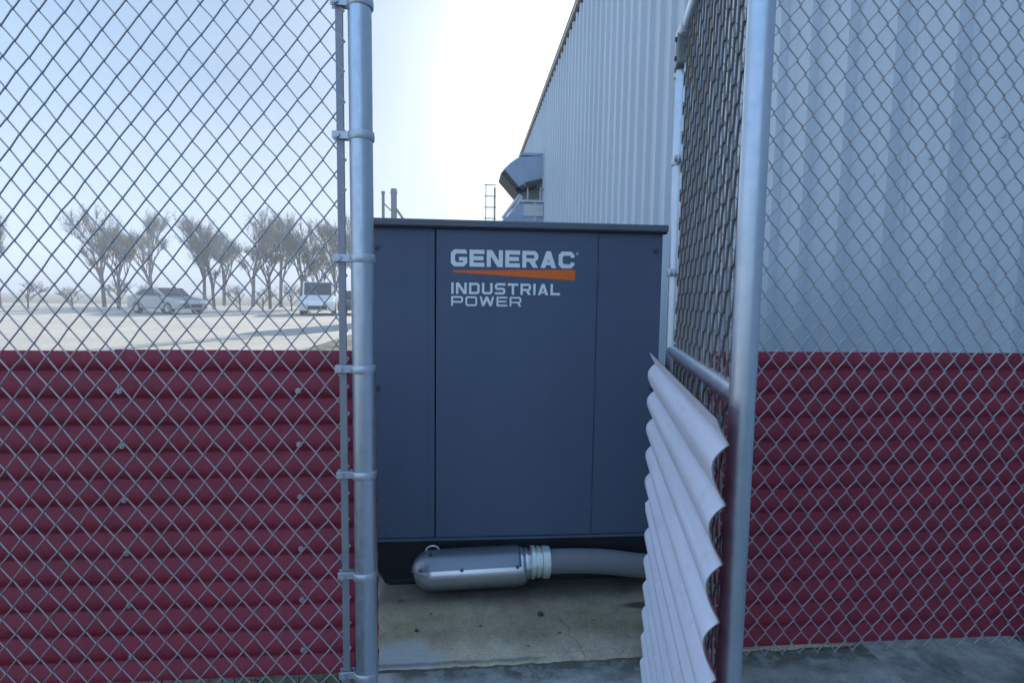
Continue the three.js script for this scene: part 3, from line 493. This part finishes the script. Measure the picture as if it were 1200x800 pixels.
{ // gate leaf swung open towards the camera, seen from its inner side
  const L = 0.70, R = 0.0172, y0 = 0.034;
  const ang = Math.atan2(0.238, 0.971);          // leaf runs from the hinge towards the camera
  const g = thing('gate_leaf', 'open narrow gate leaf with lilac backed corrugated siding under chain link', 'gate', [0.545, -0.034, -1.38], Math.PI / 2 * -1 + ang * -1);
  // local +x runs from hinge to free end, local +z faces the left (towards the opening) after the turn: see below
  g.rotation.y = -(Math.PI / 2 + ang);
  const lean = -0.010, top = 1.775 + y0, rail = 0.965 + y0;
  const bot = 0.09 + y0;
  part(g, 'hinge_stile', cyl(V(0, bot, 0), V(0, top, 0), R, R, 32), galv);
  part(g, 'free_stile', cyl(V(L, bot, 0), V(L, top, 0), R, R, 32), galv);
  part(g, 'top_rail', cyl(V(0.02, top - 0.012, 0), V(L - 0.02, top - 0.012, 0), R * 0.98, R * 0.98, 24), galv);
  part(g, 'middle_rail', cyl(V(0.01, rail, 0), V(L - 0.01, rail, 0), R * 0.9, R * 0.9, 24), galv);
  part(g, 'bottom_rail', cyl(V(0.02, bot + 0.012, 0), V(L - 0.02, bot + 0.012, 0), R * 0.9, R * 0.9, 24), galv);
  for (const x of [0, L]) part(g, 'corner_elbow', merge([new THREE.SphereGeometry(R * 1.28, 24, 16).translate(x, top - 0.008, 0), cyl(V(x, top - 0.085, 0), V(x, top - 0.008, 0), R * 1.25, R * 1.28, 28), cyl(V(x, top - 0.010, 0), V(x + (x ? -0.075 : 0.075), top - 0.011, 0), R * 1.28, R * 1.2, 28)]), bandMat);
  part(g, 'corner_bracket', rbox(-0.020, 0.046, top - 0.092, top - 0.004, -0.021, 0.021, 0.006, 2), weathered);
  const strap = part(g, 'hinge_strap', [rbox(-0.062, 0.004, top - 0.075, top - 0.015, -0.012, 0.012, 0.004, 2), cyl(V(-0.066, top - 0.085, 0), V(-0.066, top - 0.005, 0), 0.014, 0.014, 16)], bandMat);
  for (const y of [0.072, 0.026]) part(strap, 'bolt', cyl(V(0.026, top - y, 0), V(0.026, top - y, 0.026), 0.0065, 0.006, 8), boltMat);
  const low = part(g, 'hinge_strap', [rbox(-0.062, 0.004, 0.25 + y0, 0.31 + y0, -0.012, 0.012, 0.004, 2), cyl(V(-0.066, 0.24 + y0, 0), V(-0.066, 0.32 + y0, 0), 0.014, 0.014, 16)], bandMat);
  for (const y of [1.455, 1.17]) { const b = part(g, 'tension_band', band(y + y0, R, 0.05, 1), bandMat); part(b, 'bolt', bandBolt(y + y0, 0.05, 1), bandMat); }
  part(g, 'tension_bar', rbox(0.028, 0.044, rail + 0.02, top - 0.04, -0.003, 0.003, 0.0015, 2), galv);
  part(g, 'tension_bar', rbox(L - 0.044, L - 0.028, rail + 0.02, top - 0.04, -0.003, 0.003, 0.0015, 2), galv);
  const m = part(g, 'chain_link_mesh', fabric(0.026, L - 0.022, bot + 0.03, top - 0.02, 0.056, 0.071, 0.0022), gateWire); m.userData.kind = 'stuff';
  // siding on the inner face; its primer back is what shows
  const zs = 0.045, mk = (a, b, lo, hi, z, ph) => { const s = part(g, 'siding_sheet', corrugated(a, b, lo, hi, z, 0.0092, 0.0755, ph, true), primer); part(s, 'sheet_face', corrugated(a, b, lo, hi, z - 0.002, 0.0092, 0.0755, ph, true), maroon);
    const p = s.geometry.attributes.position, ep = [], ei = []; let n = 0;          // raw cut edge at the free end
    for (let k = 10; k < p.count; k += 11, n++) { ep.push(p.getX(k), p.getY(k), p.getZ(k), p.getX(k), p.getY(k), p.getZ(k) - 0.002); if (n) ei.push(2 * n - 2, 2 * n - 1, 2 * n, 2 * n, 2 * n - 1, 2 * n + 1); }
    const eg = new THREE.BufferGeometry(); eg.setAttribute('position', new THREE.Float32BufferAttribute(ep, 3)); eg.setIndex(ei); eg.computeVertexNormals(); part(s, 'cut_edge', eg, barMat); };
  mk(-0.022, L + 0.100, 0.05 + y0, 0.60 + y0, zs, 0.3);
  mk(-0.030, L + 0.096, 0.53 + y0, 0.957 + y0, zs + 0.0035, 0.3);
}

// ---------------------------------------------------------------- small things on the concrete
{
  const stoneMat = mat({ color: col(0.05, 0.05, 0.048), roughness: 0.9 });
  const pebble = (s, x, y, z, label) => { const g = new THREE.IcosahedronGeometry(s, 2), p = g.attributes.position; for (let i = 0; i < p.count; i++) { const k = 0.8 + 0.4 * fbm(p.getX(i) / s * 1.3 + 5, p.getY(i) / s * 1.3 + p.getZ(i) / s + x * 50, 131, 2); p.setXYZ(i, p.getX(i) * k * 1.2, p.getY(i) * k * 0.65, p.getZ(i) * k); } g.computeVertexNormals(); const m = new THREE.Mesh(g, stoneMat); m.name = numbered('pebble'); m.position.set(x, y + s * 0.5, z); m.castShadow = m.receiveShadow = true; m.userData = { label, category: 'pebble' }; scene.add(m); };
  pebble(0.009, 0.262, 0, -1.765, 'small dark pebble alone on the middle of the concrete pad');
  pebble(0.006, -0.16, 0, -1.70, 'tiny dark pebble on the pad near the left end post');
  const leafMat = mat({ color: col(0.14, 0.085, 0.04), roughness: 0.85 });
  const leaf = (x, y, z, s, turn, label) => { const sh = new THREE.Shape(); sh.moveTo(0, -1); sh.bezierCurveTo(0.7, -0.6, 0.6, 0.4, 0, 1); sh.bezierCurveTo(-0.6, 0.4, -0.7, -0.6, 0, -1); const g = new THREE.ShapeGeometry(sh, 10).scale(s, s, s).rotateX(-Math.PI / 2), p = g.attributes.position; for (let i = 0; i < p.count; i++) p.setY(i, 0.35 * Math.abs(p.getX(i)) + 0.25 * Math.abs(p.getZ(i)) + 0.002); g.computeVertexNormals(); const m = new THREE.Mesh(g, leafMat); m.name = numbered('dead_leaf'); m.position.set(x, y, z); m.rotation.y = turn; m.userData = { label, category: 'leaf' }; m.castShadow = true; scene.add(m); };
  leaf(0.555, 0, -1.90, 0.016, 0.6, 'curled brown leaf under the grey hose on the pad');
  leaf(-0.235, 0, -1.88, 0.013, 2.1, 'curled brown leaf at the pad edge behind the left end post');
  // winter grass along the foot of the left fence
  const blade = new THREE.BufferGeometry(); blade.setAttribute('position', new THREE.Float32BufferAttribute([-0.0025, 0, 0, 0.0025, 0, 0, 0.002, 0.05, 0.004, -0.0025, 0, 0, 0.002, 0.05, 0.004, 0.006, 0.09, 0.02], 3)); blade.computeVertexNormals();
  const N = 1600, grass = new THREE.InstancedMesh(blade, mat({ color: col(0.16, 0.17, 0.08), roughness: 0.9 }), N), M = new THREE.Matrix4(), q = new THREE.Quaternion();
  for (let i = 0; i < N; i++) { const x = rr(-1.9, -0.33), z = -1.42 + rr(-1, 1) * rr(0.02, 0.24), s = rr(0.4, 1.05); q.setFromEuler(new THREE.Euler(rr(-0.5, 0.5), rr(0, 6.28), rr(-0.5, 0.5))); M.compose(V(x, -0.092, z), q, V(s, s, s)); grass.setMatrixAt(i, M); const k = rr(0.6, 1.4); grass.setColorAt(i, new THREE.Color(k * rr(0.9, 1.3), k, k * 0.8)); }
  grass.name = 'grass'; grass.userData = { kind: 'stuff', label: 'short winter grass along the foot of the left fence', category: 'grass' }; scene.add(grass);
}

// ---------------------------------------------------------------- trees, shrubs and cars beyond the left fence
const barkMat = mat({ color: col(0.11, 0.095, 0.08), roughness: 1 });
const twigMats = [col(0.15, 0.155, 0.10), col(0.16, 0.12, 0.09), col(0.10, 0.125, 0.075)].map((c) => mat({ color: c, roughness: 1 }));
function treeGeo(h, spread, depth) {
  const limbs = [], twigs = [];
  const grow = (p, d, len, r, lv) => {
    const e = p.clone().addScaledVector(d, len); limbs.push(cyl(p, e, r, r * 0.66, lv > 2 ? 4 : 7, true));
    if (lv >= depth) { for (let k = 0; k < 17; k++) { const a = p.clone().lerp(e, rr(0.1, 1)), t = V(rr(-1, 1), rr(-0.4, 1.2), rr(-1, 1)).normalize(), l = rr(0.25, 0.9) * h * 0.085, w = h * 0.0016, s = V(t.z, 0.2, -t.x).normalize().multiplyScalar(w), b = a.clone().addScaledVector(t, l); twigs.push(a.x - s.x, a.y, a.z - s.z, a.x + s.x, a.y, a.z + s.z, b.x, b.y, b.z); for (let q = 0; q < 2; q++) { const c = a.clone().lerp(b, rr(0.4, 1)), u = h * 0.0045; twigs.push(c.x + rr(-u, u), c.y + rr(-u, u), c.z + rr(-u, u), c.x + rr(-u, u), c.y + rr(-u, u), c.z + rr(-u, u), c.x + rr(-u, u), c.y + rr(-u, u), c.z + rr(-u, u)); } } return; }
    const n = lv === 0 ? 5 : 3 + (rnd() > 0.5 ? 1 : 0);
    for (let k = 0; k < n; k++) { const t = d.clone().add(V(rr(-1, 1) * spread, rr(-0.15, 0.45), rr(-1, 1) * spread)).normalize(); grow(p.clone().lerp(e, lv === 0 ? rr(0.35, 1) : rr(0.45, 1)), t, len * rr(0.56, 0.82), r * 0.52, lv + 1); }
  };
  grow(V(0, 0, 0), V(rr(-0.05, 0.05), 1, rr(-0.05, 0.05)).normalize(), h * 0.32, h * 0.016, 0);
  const tg = new THREE.BufferGeometry(); tg.setAttribute('position', new THREE.Float32BufferAttribute(twigs, 3)); tg.computeVertexNormals();
  return { limbs: merge(limbs), twigs: tg };
}
{
  const protos = [treeGeo(8, 0.62, 4), treeGeo(8, 0.85, 4), treeGeo(8, 0.42, 4)];
  // from left to right as seen from the gate: x, z, scale, crown shape, twig tint, where it stands
  const spots = [
    [-31.5, -39, 1.05, 2, 2, 'first from the left, cut by the picture edge'], [-28, -44, 1.3, 0, 1, 'second from the left, crossing its right neighbour'], [-24.5, -40, 1.1, 1, 0, 'third from the left, just left of the silver car'],
    [-30, -54, 1.5, 2, 2, 'fourth from the left, rising over the silver car roof'], [-21.5, -46, 1.25, 2, 1, 'fifth from the left, by the nose of the silver car'], [-18.5, -41, 1.0, 0, 2, 'sixth from the left, in front of two fainter trunks'],
    [-23, -53, 1.4, 1, 0, 'seventh from the left, faint behind nearer crowns'], [-20, -52, 1.5, 0, 1, 'eighth from the left, midway between silver car and van'], [-15.6, -44, 1.2, 1, 1, 'ninth from the left, with the widest brown crown'],
    [-16.8, -50, 1.4, 2, 0, 'tenth from the left, slim behind the wide brown crown'], [-12.6, -42, 1.12, 0, 0, 'eleventh from the left, just left of the white van'], [-10.4, -39, 0.92, 1, 2, 'twelfth from the left, right over the white van'],
    [-11.4, -47, 1.25, 2, 1, 'thirteenth from the left, over the right side of the white van'], [-10.2, -52, 1.45, 0, 0, 'last on the right, seen beside the end post']];
  spots.forEach(([x, z, s, k, c, where], i) => {
    const t = thing('bare_tree', `hazy leafless tree, ${where}`, 'tree', [x, -0.1, z], i * 1.7, 'bare trees beyond the parking lot');
    t.scale.setScalar(s * 0.93); part(t, 'trunk', protos[k].limbs, barkMat); part(t, 'crown', protos[k].twigs, twigMats[c]);
  });
  const sg = treeGeo(2.6, 1.25, 3);
  [[-28.5, -37.4, 1.35, 'first from the left, near the picture edge'], [-25.5, -37, 1.1, 'second from the left, alone on the open lot edge'], [-23, -37.6, 1.4, 'third from the left, below two crossing trees'], [-20.6, -36.2, 1.25, 'fourth from the left, behind the silver car'],
    [-15.3, -37.6, 1.3, 'fifth from the left, right of the silver car nose'], [-13.6, -37, 1.2, 'sixth from the left, midway to the white van'], [-12.2, -38.5, 1.4, 'last on the right, just left of the white van']].forEach(([x, z, s, w], i) => {
    const t = thing('shrub', `low bare brown shrub, ${w}`, 'shrub', [x, -0.1, z], i * 2.3, 'brown shrubs along the lot edge'); t.scale.setScalar(s);
    part(t, 'stem', sg.limbs, barkMat); part(t, 'foliage', sg.twigs, twigMats[1]);
  });
}
{
  const glass = mat({ color: col(0.02, 0.025, 0.03), roughness: 0.08, metalness: 0 }), rubber = mat({ color: col(0.02, 0.02, 0.02), roughness: 0.85 }), rim = mat({ color: col(0.5, 0.5, 0.52), roughness: 0.35, metalness: 0.8 }), lamp = mat({ color: col(0.75, 0.76, 0.78), roughness: 0.15 }), black = mat({ color: col(0.015, 0.015, 0.015), roughness: 0.6 });
  function car(name, label, category, pos, turn, paint, van) {
    const o = thing(name, label, category, pos, turn, null), H = van ? 1.95 : 1.45, Lg = van ? 4.9 : 4.4, W = van ? 1.9 : 1.76; delete o.userData.group;
    const low = [[-Lg / 2, 0.30], [Lg / 2 - 0.05, 0.28], [Lg / 2, 0.55], [Lg / 2 - 0.12, 0.80], [van ? 1.55 : 1.0, van ? 1.08 : 0.96], [-Lg / 2 + 0.05, van ? 1.1 : 0.98], [-Lg / 2, 0.7]];
    const cab = van ? [[1.5, 1.06], [0.75, H], [-Lg / 2 + 0.25, H], [-Lg / 2 + 0.06, 1.08]] : [[1.0, 0.95], [0.25, H], [-1.15, H - 0.02], [-1.85, 0.97]];
    part(o, 'body', [prism(low, W - 0.12, 0.06).translate(0, 0, -(W - 0.12) / 2)], paint);
    part(o, 'cabin', [prism(cab, W - 0.32, 0.05).translate(0, 0, -(W - 0.32) / 2)], paint);
    // glass let into the cabin sides and front
    const f = (a, b, t) => [a[0] + (b[0] - a[0]) * t, a[1] + (b[1] - a[1]) * t];
    const inset = [f(cab[0], cab[2], 0.1), f(cab[1], cab[3], 0.12), f(cab[2], cab[0], 0.12), f(cab[3], cab[1], 0.14)];
    for (const s of [-1, 1]) part(o, 'side_window', prism(inset, 0.02).translate(0, 0, s * (W - 0.32) / 2 + s * 0.052 - 0.01), glass);
    const p0 = f(cab[0], cab[1], 0.12), p1 = f(cab[0], cab[1], 0.9), d = new THREE.Vector2(p1[0] - p0[0], p1[1] - p0[1]), n = new THREE.Vector2(d.y, -d.x).normalize().multiplyScalar(0.054);
    part(o, 'windscreen', prism([[p0[0] + n.x, p0[1] + n.y], [p1[0] + n.x, p1[1] + n.y], [p1[0], p1[1]], [p0[0], p0[1]]], W - 0.42).translate(0, 0, -(W - 0.42) / 2), glass);
    for (const s of [-1, 1]) part(o, 'headlight', rbox(Lg / 2 - 0.12, Lg / 2 + 0.03, 0.6, 0.74, s * (W / 2 - 0.28) - 0.17, s * (W / 2 - 0.28) + 0.17, 0.03), lamp);
    part(o, 'grille', rbox(Lg / 2 - 0.06, Lg / 2 + 0.035, 0.36, 0.56, -0.5, 0.5, 0.02), black);
    for (const x of [Lg / 2 - 0.85, -Lg / 2 + 0.85]) for (const s of [-1, 1]) { const w = part(o, 'wheel', new THREE.CylinderGeometry(0.33, 0.33, 0.22, 28).rotateX(Math.PI / 2).translate(x, 0.33, s * (W / 2 - 0.10)), rubber); part(w, 'rim', new THREE.CylinderGeometry(0.2, 0.2, 0.03, 20).rotateX(Math.PI / 2).translate(x, 0.33, s * (W / 2 + 0.012)), rim); }
  }
  car('parked_van', 'white van parked nose out in front of the trees beyond the fence', 'van', [-9.0, -0.082, -33.5], -1.35, mat({ color: col(0.75, 0.75, 0.74), roughness: 0.3, clearcoat: 0.6 }), true);
  car('parked_car', 'dark car parked in the lot between white van and end post', 'car', [-7.0, -0.082, -34.5], -1.45, mat({ color: col(0.03, 0.032, 0.04), roughness: 0.25, clearcoat: 0.8 }), false);
  car('parked_car', 'silver car parked farther left in the lot beyond the fence', 'car', [-17.0, -0.082, -32], -0.5, mat({ color: col(0.42, 0.44, 0.46), roughness: 0.3, metalness: 0.5, clearcoat: 0.6 }), false);
}

renderer.render(scene, camera);
